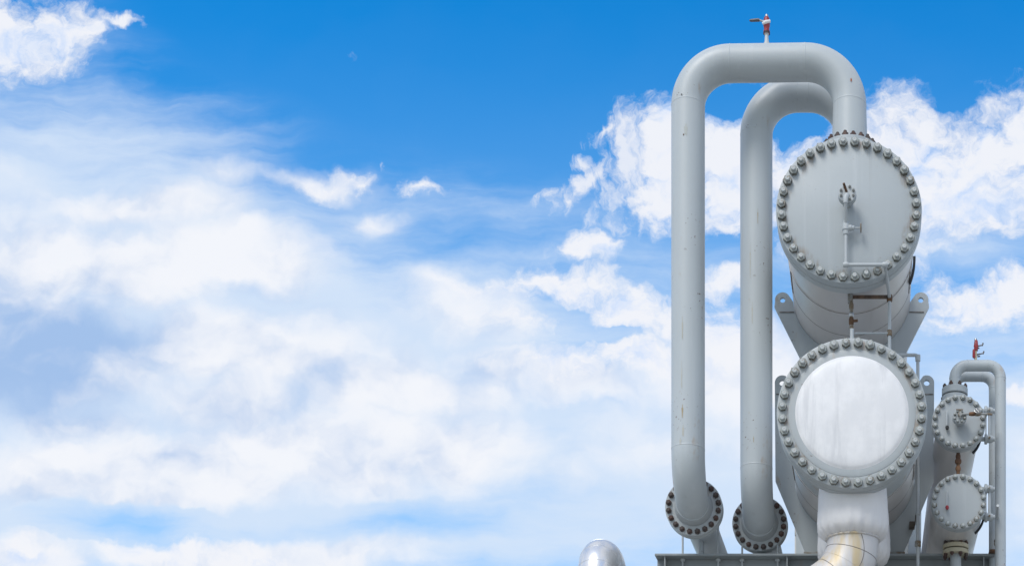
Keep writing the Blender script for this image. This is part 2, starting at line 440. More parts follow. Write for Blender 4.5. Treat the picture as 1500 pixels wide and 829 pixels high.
m_shell = shell_mat()
def nut_mat(name, base, dark, amount):
    t = MT(name)
    r = t.rand()
    a = t.noise((1, 1, 1), 28, 4, .6)
    off = t.math('ADD', a, t.math('MULTIPLY', t.math('SUBTRACT', r, .5), .30))
    cc = t.mix(t.ramp(off, .62 - amount, .82 - amount), base, dark)
    cc = t.mix(t.ramp(t.noise((1, 1, 1), 60, 3, .6, (5, 2, 1)), .58, .7, 0, .5), cc, RUSTB)
    return t.fin(cc, .6, .1)
m_nut = nut_mat('shaded_nut_flank', c4(.17, .175, .155), c4(.10, .08, .055), .07)  # dark olive base paints shade onto the nut flanks
m_stud = nut_mat('painted_stud', c4(.47, .50, .50), c4(.30, .27, .22), -.02)
m_nutface = nut_mat('nut_face', c4(.34, .365, .35), c4(.20, .17, .13), .04)
m_rustnut = nut_mat('rusted_stud', c4(.075, .060, .055), c4(.085, .045, .035), .22)
def gasket():
    t = MT('gasket'); a = t.noise((1, 1, 1), 12, 4, .6)
    return t.fin(t.mix(a, c4(.05, .045, .04), c4(.16, .13, .10)), .8)
m_gasket = gasket()
def rusty(name, d=RUST, l=RUSTB, lo=.4, hi=.72):
    t = MT(name); a = t.noise((1, 1, 1), 14, 5, .65)
    return t.fin(t.mix(t.ramp(a, lo, hi), d, l), .85)
m_rust = rusty('rusty_steel', c4(.10, .055, .032), c4(.20, .105, .055))
m_stain = rusty('rust_stained_paint', c4(.20, .15, .10), c4(.33, .34, .33), .42, .6)
m_cream = rusty('cream_primer', c4(.50, .46, .34), c4(.30, .20, .10), .58, .74)
def alu(name, base, rough, stain=.0, bright=0.92):
    t = MT(name)
    a = t.noise((1, 1, .5), 4, 5, .6); b = t.noise((5, 5, 1.1), 1.0, 5, .62, (3, 1, 2))
    cc = t.mix(t.ramp(a, .3, .8, 0, .25), base, c4(base[0] * .72, base[1] * .72, base[2] * .75))
    if stain: cc = t.mix(t.ramp(b, .50, .70, 0, stain), cc, c4(.62, .47, .22))
    t.bump(t.noise((1, 1, 1), 3.5, 3, .5), .10, .03)
    return t.fin(cc, t.ramp(a, .2, .8, rough - .06, rough + .08), bright)
m_alu = alu('polished_cladding', c4(.75, .75, .75), .30, 0, .65)
m_alu2 = alu('stained_cladding', c4(.64, .625, .62), .50, .75, .18)
m_seam = rusty('seam_sealant', c4(.16, .145, .135), c4(.30, .28, .26))
def jacket():
    t = MT('jacket_fabric')
    a = t.noise((1, 1, .4), 6, 5, .6); b = t.noise((8, 8, .6), 1.0, 5, .6)
    cc = t.mix(t.ramp(a, .35, .8, 0, .30), c4(.80, .79, .79), c4(.58, .57, .57))
    cc = t.mix(t.ramp(b, .58, .78, 0, .22), cc, c4(.40, .36, .32))
    t.bump(t.noise((1, 1, .35), 9, 4, .6), .25, .03)
    return t.fin(cc, .6)
m_jacket = jacket()
def plain(name, col, rough=.5, metal=0.0, var=.2, sc=12):
    t = MT(name); a = t.noise((1, 1, 1), sc, 5, .6)
    return t.fin(t.mix(t.ramp(a, .3, .75), col, c4(*(q * (1 - var) for q in col[:3]))), rough, metal)
m_red = plain('red_valve_paint', c4(.36, .035, .045), .4, 0, .35, 40)
m_steel = plain('bare_steel', c4(.45, .46, .46), .35, .8, .3, 30)
m_darksteel = plain('dark_steel', c4(.13, .13, .14), .45, .5, .3, 30)
m_dark = plain('dark_rubber', c4(.03, .032, .035), .6)
m_conc = plain('pale_concrete', c4(.55, .55, .53), .85, 0, .15, 5)
m_ground = plain('gravel_ground', c4(.36, .345, .31), .9, 0, .4, 3)

# ------------------------------------------------------------------ setting
g = MB().add([(-900, -900, 0), (900, -900, 0), (900, 900, 0), (-900, 900, 0)], [(0, 1, 2, 3)]).build('ground', m_ground)
tag(g, kind='structure')

# pale pier behind the exchangers
a, b = at(1164, 783, 19.5), at(1345, 783, 19.5)
pr = thing('concrete_pier', (a.x, 19.5, 0), 'pale concrete pier behind the saddle of the big exchangers', 'pier')
zt = at(0, 766, 19.5).z; zj = at(0, 784, 19.5).z
MB().box((a.x, 19.5, 0), (b.x, 20.5, zj - .008), .01).build('pier_shaft', m_conc, pr)
MB().box((a.x, 19.5, zj + .004), (b.x, 20.5, zt), .01).build('pier_cap', m_conc, pr)

# support beam
BY0, BY1, BT = 13.55, 13.86, at(0, 810, 13.55).z
x0, x1 = at(959, 0, BY0).x, at(1457, 0, BY0).x
bt = thing('support_beam', ((x0 + x1) / 2, 13.7, 0), 'long grey steel beam carrying the exchangers and pipes', 'beam')
mb = MB()
mb.box((x0, BY0, BT - .022), (x1, BY1, BT), .003)
mb.box((x0 + .004, 13.695, BT - .478), (x1 - .004, 13.715, BT - .0225))
mb.box((x0, BY0, BT - .50), (x1, BY1, BT - .4785), .003)
mb.build('beam_section', m_beam, bt)
st = None; spots = []
for px in (974, 1153, 1289, 1441):
    x = at(px, 0, BY0 + .03).x
    spots.append(((x, BY0 + .02, BT - .4), (0, 0, 0)))
st = MB().box((-.006, 0, -.077), (.006, .1745, .377)).build('stiffener', m_beam, None)
copies(st, bt, spots)
col_mb = MB(); col_mb.box((-.15, -.15, 0), (.15, -.13, BT - .505)); col_mb.box((-.15, .13, 0), (.15, .15, BT - .505)); col_mb.box((-.01, -.129, 0), (.01, .129, BT - .505))
cl = col_mb.build('column', m_beam, None)
copies(cl, bt, [((x0 + .5, 13.705, 0), (0, 0, 0)), ((x1 - .4, 13.705, 0), (0, 0, 0))])
# the same beam again further back, under the rear saddles
bt2 = thing('support_beam', ((x0 + x1) / 2, 17.5, 0), 'rear grey steel beam standing behind the front one under the exchangers', 'beam')
MB().box((-1.9, 17.35, BT - .022), (1.3, 17.65, BT), .003).box((-1.9, 17.49, BT - .478), (1.3, 17.51, BT - .0225)).box((-1.9, 17.35, BT - .5), (1.3, 17.65, BT - .4785)).build('beam_section', m_beam, bt2)
c2 = MB(); c2.v = list(col_mb.v); c2.f = list(col_mb.f)
cl2 = c2.build('column', m_beam, None)
copies(cl2, bt2, [((-1.4, 17.5, 0), (0, 0, 0)), ((.9, 17.5, 0), (0, 0, 0))])

# shared bolt meshes -------------------------------------------------
def nutmesh(name, mat, r, h, sr, sh, axis):
    o = MB().hexnut((0, 0, 0), axis, r, h, sr, sh, rot=.3).build(name, mat, None, ang=24)
    if mat is m_nut:      # nut flanks coloured dark for their shade; nut faces and stud ends paler
        o.data.materials.append(m_stud); o.data.materials.append(m_nutface)
        for p in o.data.polygons:
            if p.index >= 13: p.material_index = 1
            elif p.index >= 6: p.material_index = 2
    return o
def ring_spots(c, rad, n, axis, off, phase=.5):
    out = []
    for k in range(n):
        a = 2 * math.pi * (k + phase) / n
        if axis == 'Y': p = Vector(c) + Vector((math.cos(a) * rad, off, math.sin(a) * rad)); rot = (0, random.uniform(0, 1.05), 0)
        else: p = Vector(c) + Vector((math.cos(a) * rad, math.sin(a) * rad, off)); rot = (0, 0, random.uniform(0, 1.05))
        out.append((p, rot))
    return out

def arc(cx, cz, r, a0, a1, n=24):
    return [(cx + r * math.cos(R(a0 + (a1 - a0) * k / n)), cz + r * math.sin(R(a0 + (a1 - a0) * k / n))) for k in range(n + 1)]
def circ(cx, cz, r, n=20): return [(cx + r * math.cos(2 * math.pi * k / n), cz + r * math.sin(2 * math.pi * k / n)) for k in range(n)]

def nozzle_pair(root, c, rf, rp, zt, zb, n, nr, up=True, m=None, mn=None, rb=.86):
    """a pair of pipe flanges on a vertical nozzle, with rusted studs showing at the top"""
    m = m or m_flange; mn = mn or m_rustnut
    h = (zt - zb - .012) / 2
    prof = [(rp, zb), (rf - .006, zb), (rf, zb + .006), (rf, zb + h - .006), (rf - .006, zb + h), (rp, zb + h)]
    lo = MB().lathe(prof, (c[0], c[1], 0), 'Z', 64).build('nozzle_flange', m, root)
    MB().lathe([(rp, zb + h), (rf * .72, zb + h), (rf * .72, zb + h + .012), (rp, zb + h + .012)], (c[0], c[1], 0), 'Z', 48).build('gasket', m_gasket, root)
    prof = [(rp, zt - h), (rf - .006, zt - h), (rf, zt - h + .006), (rf, zt - .006), (rf - .006, zt), (rp, zt)]
    hi = MB().lathe(prof, (c[0], c[1], 0), 'Z', 64).build('nozzle_flange', m, root)
    nb = nutmesh('bolt', mn, nr, nr * 1.05, nr * .52, nr * .75, (0, 0, 1))
    copies(nb, hi, ring_spots((c[0], c[1], zt), rf * rb, n, 'Z', 0))
    nb = nutmesh('bolt', mn, nr, nr * 1.05, nr * .52, nr * .75, (0, 0, -1))
    copies(nb, lo, ring_spots((c[0], c[1], zb), rf * rb, n, 'Z', 0))

# ------------------------------------------------------------------ big exchangers
RS = .593
def big_exchanger(Yf, X, Z, Rd, dished, Ys, label):
    root = thing('heat_exchanger', (X, Yf, Z - RS), label, 'heat exchanger', 'large heat exchangers stacked on the beam')
    ax = (X, 0, Z)
    t1 = .098
    y = Yf
    if not dished:
        prof = [(0, y), (Rd - .012, y), (Rd - .003, y + .004), (Rd, y + .014), (Rd, y + t1 - .006), (Rd - .006, y + t1), (RS - .06, y + t1)]
        cov = MB().lathe(prof, ax, 'Y', 160).build('end_cover', m_cover, root, origin=(X, Yf, Z))
    else:
        ri = Rd * .80
        prof = [(ri - .02, y + .006), (ri, y), (Rd - .012, y), (Rd - .003, y + .004), (Rd, y + .014), (Rd, y + t1 - .006), (Rd - .006, y + t1), (RS - .06, y + t1)]
        cov = MB().lathe(prof, ax, 'Y', 160).build('end_cover', m_flange_big, root, origin=(X, Yf, Z))
        rd = Rd * .735
        dome = [(ri + .03, y + .010), (ri + .028, y - .003), (ri + .008, y - .008), (rd + .012, y - .010)]
        MB().lathe(dome, ax, 'Y', 128).build('cover_rim', m_flange, root)
        dome = [(rd + .012, y - .0095)]
        for k in range(1, 17):
            a = k / 16.0
            dome.append((rd * math.cos(a * math.pi / 2) if k < 16 else 0, y - .012 - .046 * math.sin(a * math.pi / 2) ** 1.0))
        MB().lathe(dome, ax, 'Y', 128).build('dished_head', m_white, root, origin=(X, Yf, Z))
    nb = nutmesh('bolt', m_nut, .0420, .036, .0205, .024, (0, -1, 0))
    copies(nb, cov, ring_spots((X, Yf, Z), Rd * .925, 36, 'Y', .0))
    # gasket and shell flange
    MB().lathe([(RS - .05, y + t1), (Rd * .955, y + t1), (Rd * .955, y + t1 + .010), (RS - .05, y + t1 + .010)], ax, 'Y', 96).build('gasket', m_gasket, root)
    y2 = y + t1 + .010
    prof = [(RS - .05, y2), (Rd - .006, y2), (Rd, y2 + .006), (Rd, y2 + .085), (Rd - .006, y2 + .091), (RS + .012, y2 + .091), (RS + .001, y2 + .15), (RS - .02, y2 + .15)]
    fl = MB().lathe(prof, ax, 'Y', 160).build('shell_flange', m_flange, root)
    # channel barrel and clad shell
    yb = Yf + .72
    MB().lathe([(RS, y2 + .145), (RS, yb)], ax, 'Y', 128).build('channel_barrel', m_flange if dished else m_shell, root)
    yend = Yf + 6.6
    MB().lathe([(RS - .02, yb), (RS + .006, yb), (RS + .006, yend), (RS * .8, yend + .2), (RS * .4, yend + .28), (0, yend + .3)], ax, 'Y', 128).build('shell', m_shell, root)
    # cladding bands and longitudinal seams
    ringm = MB().lathe([(RS - .004, -.002), (RS + .0078, -.002), (RS + .0078, .002), (RS - .004, .002)], (X, 0, Z), 'Y', 128)
    rg = ringm.build('cladding_seam', m_seam, root, origin=(X, 0, Z))
    copies(rg, root, [((X, yb + .003, Z), (0, 0, 0)), ((X, Yf + 1.18, Z), (0, 0, 0)), ((X, Yf + 2.4, Z), (0, 0, 0)), ((X, Yf + 3.6, Z), (0, 0, 0))])
    for a in (-162, -18):
        q = Vector((math.cos(R(a)), 0, math.sin(R(a))))
        ya, yz = (yb + .02, Yf + 1.16) if a in (-162, -18) else (Yf + 1.2, Yf + 2.38)
        pts = []
        for k in range(14):
            w = R(a) + math.sin(k * 2.1) * .004
            pts.append(Vector((X, ya + (yz - ya) * k / 13, Z)) + Vector((math.cos(w), 0, math.sin(w))) * (RS + .006))
        MB().tube(pts, [.006 + .004 * abs(math.sin(k * 1.7)) for k in range(14)], 8).build('lap_seam', m_seam, root)
    return root, yend
def band(root, X, Z, y, r, a0, a1, w=.05, th=.02):
    pr_o = [(X + (r + th) * math.cos(R(a)), Z + (r + th) * math.sin(R(a))) for a in [a0 + (a1 - a0) * k / 10 for k in range(11)]]
    pr_i = [(X + r * math.cos(R(a)), Z + r * math.sin(R(a))) for a in [a1 + (a0 - a1) * k / 10 for k in range(11)]]
    MB().plate([pr_o + pr_i], y, y + w).build('strap_band', m_dark, root)

YU, XU, ZU = 12.35, (1243.5 - VX) / F * 12.35, CZ + (VY - 308) / F * 12.35
YL, XL, ZL = 12.10, (1248 - VX) / F * 12.10, CZ + (VY - 605) / F * 12.10
RU, RL = 107 * YU / F, 110.5 * YL / F
up, yeu = big_exchanger(YU, XU, ZU, RU, False, 13.95, 'upper large grey exchanger with a flat bolted end cover')
lo, yel = big_exchanger(YL, XL, ZL, RL, True, 13.70, 'lower large grey exchanger with a bright white dished end cover')

# nozzles: two on top of the upper one, two below the lower one
RP = .1555; RFL = .276
Y1, Y2 = 12.75, 13.24
zn_t, zn_b = CZ + 7.508, CZ + 7.365
for yy in (Y1, Y2):
    MB().lathe([(.17, ZU + RS - .06), (.17, zn_b + .002)], (XU, yy, 0), 'Z', 48).build('nozzle_neck', m_flange, up)
    nozzle_pair(up, (XU, yy), RFL, .14, zn_t, zn_b, 20, .030)
zj_t, zj_b = ZL - RS + .10, CZ + 3.80
for yy in (12.55, 13.12):
    MB().lathe([(.17, ZL - RS + .04), (.17, zj_b - .05)], (XL, yy, 0), 'Z', 48).build('nozzle_neck', m_flange, lo)

# saddles ---------------------------------------------------------------
def saddle_upper(y):
    X, Z = XU, ZU
    k = y / F
    def P(px, py): q = at(px, py, 13.95); return (q.x, q.z)
    lx, lz = P(1146.5, 440); rx, rz = X * 2 - lx, lz
    rl = .078
    rb = RS + .008
    out = [P(1193, 566), P(1172, 525), P(1134.5, 450)]
    out = out + arc(lx, lz, rl, 190, 40, 14)
    a_in = math.asin(max(-1, min(1, (lz - .02 - Z) / rb)))
    out += [(X - rb * math.cos(a_in), Z + rb * math.sin(a_in))]
    a0 = 180 - math.degrees(a_in); a1 = 360 + math.degrees(a_in)
    out += arc(X, Z, rb, a0, a1, 60)[1:-1]
    right = [(2 * X - x, z) for x, z in ([P(1193, 566), P(1172, 525), P(1134.5, 450)] + arc(lx, lz, rl, 190, 40, 14) + [(X - rb * math.cos(a_in), Z + rb * math.sin(a_in))])]
    out += right[::-1]
    return [out, circ(lx, lz, .028), circ(rx, rz, .028)]
def saddle_lower(y):
    X, Z = XL, ZL
    def P(px, py): q = at(px, py, 13.70); return (q.x, q.z)
    lx, lz = P(1146, 561)
    rl = .075; rb = RS + .008
    zbot = BT + .034
    left = [(P(1181, 0)[0], zbot), P(1136, 705), (lx - rl, lz)] + arc(lx, lz, rl, 180, 60, 12)[1:]
    ztop = lz - .03
    xi = lx + .17
    left += [(lx + .105, ztop), (X - math.sqrt(max(0, rb * rb - (ZL + .30 - Z) ** 2)), ZL + .30)]
    a_in = math.degrees(math.asin(.30 / rb))
    out = left + arc(X, Z, rb, 180 - a_in, 360 + a_in, 60)[1:-1] + [(2 * X - x, z) for x, z in left][::-1]
    return [out, circ(lx, lz, .030), circ(2 * X - lx, lz, .030)]
for dy0 in (0.0, 3.7):
    lp = saddle_upper(13.95)
    MB().plate(lp, 13.94 + dy0, 13.975 + dy0).build('saddle', m_plate, up, smooth=False)
    lp = saddle_lower(13.70)
    MB().plate(lp, 13.69 + dy0, 13.725 + dy0).build('saddle', m_plate, lo, smooth=False)
    xl, xr = at(1181, 0, 13.7).x, 2 * XL - at(1181, 0, 13.7).x
    MB().box((xl - .02, 13.60 + dy0, BT + .003), (xr + .02, 13.82 + dy0, BT + .034), .003).build('base_plate', m_stain, lo)
# weld lines across the lugs
for X, root, yy, py, px0, px1 in ((XU, up, 13.937, 458, 1142, 1163.5), (XL, lo, 13.687, 578, 1137, 1158)):
    q0, q1 = at(px0, py, 13.95 if root is up else 13.7), at(px1, py, 13.95 if root is up else 13.7)
    for s in (0, 1):
        xa, xb = (q0.x, q1.x) if s == 0 else (2 * X - q0.x, 2 * X - q1.x)
        MB().tube([(xa, yy, q0.z), (xb, yy, q0.z)], .006, 8).build('lug_weld', m_seam, root)
# dark strap end seen beside the upper shell
band(up, XU, ZU, 13.2, RS + .012, -22, 2, .04, .025)

# jackets on the lower nozzles
def jacket_part(yy, name_r, ztop, zbot, rmax):
    mb = MB(); n = 72
    prof = [(rmax * .96, ztop), (rmax * .985, ztop - .10), (rmax, ztop - .22), (rmax * 1.012, (ztop + zbot) / 2 - .04), (rmax * 1.01, zbot + .13), (rmax * .985, zbot + .085), (rmax * .92, zbot + .045), (rmax * .80, zbot + .015), (rmax * .70, zbot), (rmax * .55, zbot + .002)]
    vs, fs = [], []
    for i, (r, z) in enumerate(prof):
        for k in range(n):
            a = 2 * math.pi * k / n
            pw = max(0.0, (i - 3) / 4.0)
            rr = r * (1 + .075 * min(1, pw) * math.sin(a * 23 + math.sin(a * 3) * 2) + .010 * math.sin(a * 5 + i * .7) + .006 * math.sin(a * 9 - i))
            vs.append((XL + rr * math.cos(a), yy + rr * math.sin(a), z))
    for i in range(len(prof) - 1):
        for k in range(n):
            k2 = (k + 1) % n; fs.append((i * n + k, i * n + k2, i * n + n + k2, i * n + n + k))
    mb.add(vs, fs)
    return mb.build('insulation_jacket', m_jacket, lo, ang=80)
jacket_part(12.55, '', ZL - RS + .10, zj_b + .02, .322)
jacket_part(13.17, '', ZL - RS + .10, zj_b - .03, .345)

# ------------------------------------------------------------------ big clad elbows below the lower exchanger
def clad_elbow(yy, dirv, label, mat):
    rr = .238; Rb = .50
    zs = zj_b + .03
    d = Vector(dirv).normalized()
    p0 = Vector((XL, yy, zs)); dd = (d * .80 + Vector((0, 0, -.60))).normalized(); p1 = Vector((XL, yy, zs - .02 - Rb * math.tan(R(53.13) / 2))); p2 = p1 + dd * 5.0 
    path, _ = fillet([p0, p1, p2], Rb, R(3))
    p3 = p2
    root = thing('clad_elbow', (p2.x, p2.y, p2.z), label, 'pipe')
    MB().tube(path, rr, 64).build('cladding', mat, root)
    # collar and gore beads
    MB().lathe([(rr, zs + .004), (rr + .012, zs + .002), (rr + .014, zs - .012), (rr + .001, zs - .018)], (XL, yy, 0), 'Z', 64).build('collar', m_alu2, root)
    c = p0 - Vector((0, 0, .02)) + d * Rb
    for k, g in enumerate((14, 30, 46)):
        q = c + (-d * math.cos(R(g)) + Vector((0, 0, -1)) * math.sin(R(g))) * Rb
        tg = Vector((0, 0, -1)) * math.cos(R(g)) + d * math.sin(R(g))
        mb = MB(); weldring(mb, q, tg, rr, .004, .0028); mb.build('gore_seam', m_seam if k % 2 == 0 else m_alu2, root)
    # lap seam along the bend, on the side facing the camera
    side = Vector((0, 0, 1)).cross(d).normalized()
    if side.y > 0: side = -side
    pts = []
    for k in range(31):
        g = R(k * 1.75)
        rad = -d * math.cos(g) + Vector((0, 0, -1)) * math.sin(g)
        tw = R(80 - 14 * math.sin(k * .11)) 
        q = c + rad * Rb + (side * math.sin(tw) + rad * math.cos(tw)) * (rr + .001)
        pts.append(q)
    MB().tube(pts, .003, 8).build('lap_seam', m_seam, root)
    return root
clad_elbow(12.55, (-1, -.18, 0), 'stained aluminium clad elbow below the front insulation jacket', m_alu2)
clad_elbow(13.17, (-1, .35, 0), 'aluminium clad elbow behind the stained one, under the rear insulation jacket', m_alu)

# ------------------------------------------------------------------ tall overhead pipes
def tall_pipe(Y, xl, ytop_l, ytop_r, xr, label, valve, yweld):
    top = at(xl, ytop_l, Y); tr = Vector((xr, Y, at(0, ytop_r, Y).z))
    zel = CZ + 4.323
    root = thing('overhead_pipe', (top.x, Y, zel), label, 'pipe', 'tall bent pipes beside the exchangers')
    Rb = .405
    fy = Y + Rb + .005
    path, welds = fillet([(xr, Y, zn_t + .004), tr, top, (top.x, Y, zel), (top.x, fy, zel)], [Rb, Rb, Rb], R(4))
    # swaged foot of the nozzle leg: densify the first straight and widen it
    s0, s1 = path[0], path[1]
    extra = [s0.lerp(s1, k / 8) for k in range(8)]
    pth = extra + path[1:]
    rad = [RP + .014 * (1 - k / 8) ** 1.3 for k in range(8)] + [RP] * (len(path) - 1)
    mb = MB(); mb.tube(pth, rad, 56)
    for p, d in welds[:-1]: weldring(mb, p, d, RP)
    mb.build('pipe_run', m_pipe, root, ang=60)
    # weld-neck flange facing the camera, seen round the elbow
    c = (top.x, 0, zel)
    f0 = fy - .02
    prof = [(RP - .01, f0 - .085), (RP + .002, f0 - .085), (RP + .022, f0 - .03), (RP + .03, f0 - .004), (RFL * .70, f0), (RFL - .006, f0), (RFL, f0 + .006), (RFL, f0 + .052), (RFL - .006, f0 + .058), (RP - .01, f0 + .058)]
    fl = MB().lathe(prof, c, 'Y', 80).build('flange', m_flange, root)
    nb = nutmesh('bolt', m_rustnut, .0285, .026, .017, .018, (0, -1, 0))
    copies(nb, fl, ring_spots((top.x, f0, zel), RFL * .875, 20, 'Y', 0))
    MB().lathe([(RP, f0 + .058), (RFL * .75, f0 + .058), (RFL * .75, f0 + .067), (RP, f0 + .067)], c, 'Y', 48).build('gasket', m_gasket, root)
    f1 = f0 + .067
    prof = [(RP - .01, f1), (RFL - .006, f1), (RFL, f1 + .006), (RFL, f1 + .052), (RFL - .006, f1 + .058), (RP + .03, f1 + .06), (RP + .002, f1 + .14), (RP - .01, f1 + .14)]
    MB().lathe(prof, c, 'Y', 80).build('flange', m_flange, root)
    mb = MB().tube([(top.x, f1 + .12, zel), (top.x, 18.0, zel)], RP, 56); mb.build('tail_pipe', m_pipe, root)
    MB().box((top.x - .022, 13.70, BT + .003), (top.x + .022, 13.80, zel - RP + .02), .004).build('pipe_shoe', m_plate, root)
    if valve:
        vp = at(1123, 66, Y); z0 = vp.z - .02
        vv = MB().lathe([(0, z0 - .03), (.040, z0 - .03), (.032, z0 + .02), (.020, z0 + .05), (.016, z0 + .11), (.022, z0 + .115), (.022, z0 + .125), (0, z0 + .125)], (vp.x, Y, 0), 'Z', 24).build('vent_nipple', m_tube, root)
        z1 = z0 + .125
        vb = MB().lathe([(0, z1), (.030, z1), (.031, z1 + .02), (.024, z1 + .026), (.025, z1 + .05), (.031, z1 + .07), (.031, z1 + .105), (.025, z1 + .12), (.026, z1 + .14), (.018, z1 + .152), (0, z1 + .152)], (vp.x, Y, 0), 'Z', 24).build('vent_valve', m_red, root, origin=(vp.x, Y, z1))
        MB().lathe([(.0315, z1 - .004), (.0315, z1 + .01), (.0275, z1 + .013)], (vp.x, Y, 0), 'Z', 24).build('valve_seat', m_dark, vb)
        MB().lathe([(0, z1 + .152), (.017, z1 + .152), (.013, z1 + .172), (0, z1 + .176)], (vp.x, Y, 0), 'Z', 16).build('valve_cap', m_steel, vb)
        MB().tube([(vp.x + .033, Y - .022, z1 + .100), (vp.x - .005, Y - .036, z1 + .082), (vp.x - .034, Y - .022, z1 + .078)], [.013, .016, .013], 12).build('tag_wire', m_white, vb)
        MB().tube([(vp.x - .01, Y - .03, z1 + .09), (vp.x - .05, Y - .03, z1 + .098), (vp.x - .07, Y - .03, z1 + .105)], .008, 10).build('handle_stem', m_steel, vb)
        MB().tube([(vp.x - .065, Y - .03, z1 + .104), (vp.x - .09, Y - .03, z1 + .104), (vp.x - .145, Y - .03, z1 + .100), (vp.x - .158, Y - .03, z1 + .100)], [.014, .014, .012, .006], 12).build('handle', m_darksteel, vb)
    return root, top.x, zel
p1, px1, zel = tall_pipe(Y1, 1008, 94.5, 91.0, XU, 'tallest grey pipe, arching highest, left of all the others', True, 0)
p2, px2, _ = tall_pipe(Y2, 1108, 138, 138, XU, 'shorter grey arched pipe standing right behind the tallest one', False, 0)
# rust scars on the tallest pipe
def scar(root, X, Y, Z, r, ang, w, h, mat, name='rust_spot'):
    mb = MB(); n = 14; vs = []
    for k in range(n):
        a = 2 * math.pi * k / n; q = 1 + .35 * math.sin(k * 2.3)
        th = R(ang) + w * q * math.cos(a) / r
        vs.append((X + r * math.sin(th), Y - r * math.cos(th), Z + h * q * math.sin(a)))
    vs.append((X + r * math.sin(R(ang)), Y - r * math.cos(R(ang)), Z))
    mb.add(vs, [(k, (k + 1) % n, n) for k in range(n)]); mb.build(name, mat, root)
q = at(1246, 133, Y1); scar(p1, XU, Y1, q.z, RP + .0025, 6, .007, .016, rusty('orange_rust', c4(.40, .10, .03), c4(.30, .09, .03)))
q = at(1003, 154, Y1); scar(p1, px1, Y1, q.z, RP + .006, -14, .008, .006, m_dark, 'paint_chip')
q = at(1010, 205, Y1); scar(p1, px1, Y1, q.z, RP + .002, 0, .016, .05, plain('primer_patch', c4(.50, .53, .50), .6), 'primer_patch')
q = at(1005, 212, Y1); scar(p1, px1, Y1, q.z, RP + .003, -8, .005, .009, m_rust, 'paint_chip')

m_drip = rusty('weathered_drip', c4(.47, .46, .40), c4(.50, .52, .50))
m_drip2 = rusty('rusty_drip', c4(.40, .33, .22), c4(.47, .47, .43))
for root, X, Y, px, py, w, h, mm in ((p1, px1, Y1, 1003, 492, .006, .10, m_drip), (p1, px1, Y1, 1002, 560, .005, .12, m_drip), (p1, px1, Y1, 1003, 612, .008, .06, m_drip2), (p1, px1, Y1, 1004, 640, .009, .05, m_drip), (p1, px1, Y1, 1000, 655, .010, .03, m_drip),
        (p2, px2, Y2, 1112, 330, .004, .07, m_drip2), (p2, px2, Y2, 1101, 395, .004, .16, m_drip), (p2, px2, Y2, 1106, 652, .004, .03, m_drip2), (p2, px2, Y2, 1104, 470, .005, .10, m_drip)):
    q = at(px, py, Y); scar(root, X, Y, q.z, RP + .0016, math.degrees(math.asin((q.x - X) / RP)), w, h, mm, 'drip_mark')
# U-bolts holding the tail pipes on the beam
def u_bolt(x, label):
    y = 13.655; r = .178
    root = thing('u_bolt', (x, y, BT), label, 'u-bolt', 'u-bolts clamping the pipes to the beam')
    pts = [(x - r, y, BT - .13), (x - r, y, zel)] + [(x + r * math.cos(R(a)), y, zel + r * math.sin(R(a))) for a in range(170, 5, -10)] + [(x + r, y, zel), (x + r, y, BT - .13)]
    MB().tube(pts, .010, 12).build('rod', m_tube, root)
    nb = nutmesh('nut', m_tube, .026, .024, .0102, .004, (0, 0, -1))
    copies(nb, root, [((x - r, y, BT - .025), (0, 0, 0)), ((x + r, y, BT - .025), (0, 0, 0))])
u_bolt(px1, 'steel u-bolt clamping the tallest pipe to the beam')
u_bolt(px2, 'steel u-bolt clamping the shorter arched pipe to the beam')

# ------------------------------------------------------------------ drain line on the upper cover and down past the lower exchanger
def small_valve_wheel(mb, p, axis, r, n=18):
    p = Vector(p); ax = Vector(axis).normalized(); q = Vector((0, 0, 1)).rotation_difference(ax)
    pts = [p + q @ Vector((r * math.cos(2 * math.pi * k / n), r * math.sin(2 * math.pi * k / n), 0)) for k in range(n + 1)]
    mb.tube(pts, r * .16, 8, False)
    for a in (0, math.pi / 3, 2 * math.pi / 3):
        e = q @ Vector((r * math.cos(a), r * math.sin(a), 0)); mb.tube([p - e, p + e], r * .11, 6)
nzc = at(1241.5, 298, YU)
f0 = YU - .13
MB().lathe([(.045, YU + .001), (.045, YU - .01), (.040, YU - .02), (.040, f0 + .03), (.080, f0 + .03), (.082, f0 + .026), (.082, f0), (.078, f0 - .004), (0, f0 - .004)], (nzc.x, 0, nzc.z), 'Y', 40).build('cover_nozzle', m_cover, up)
dr = thing('drain_pipe', (nzc.x, f0 - .03, nzc.z), 'thin grey drain pipe bolted to the flat end cover, dropping to its lower edge', 'pipe')
f1 = f0 - .008
fb = MB().lathe([(0, f1 - .028), (.076, f1 - .028), (.080, f1 - .024), (.080, f1 - .004), (.076, f1), (0, f1)], (nzc.x, 0, nzc.z), 'Y', 40).build('blind_flange', m_tube, dr)
nb = nutmesh('bolt', m_stain, .0135, .014, .0075, .012, (0, -1, 0))
copies(nb, fb, ring_spots((nzc.x, f1 - .028, nzc.z), .060, 8, 'Y', 0))
MB().tube([(nzc.x - .005, f1 - .03, nzc.z + .01), (nzc.x - .030, f1 - .09, nzc.z + .052)], .011, 12).build('plug', m_rust, dr)
xd = at(1239, 0, YU - .10).x      # the drop leg stands a little left of the nozzle
yq = f1 - .045
yd = YU - .075
zb = at(0, 388, yd).z
xr_ = at(1296.5, 0, yd).x
zb2 = zb
ye = 12.68
xe, ze = at(1303, 437, ye).x, at(1303, 437, ye).z
path, _ = fillet([(xd, yq, nzc.z - .03), (xd, yq, nzc.z - .10), (xd, yd, nzc.z - .24), (xd, yd, zb), (xr_, yd, zb), (xe, ye, ze), (xe, ye, at(0, 512, ye).z)], [.03, .05, .022, .022, .03], R(12))
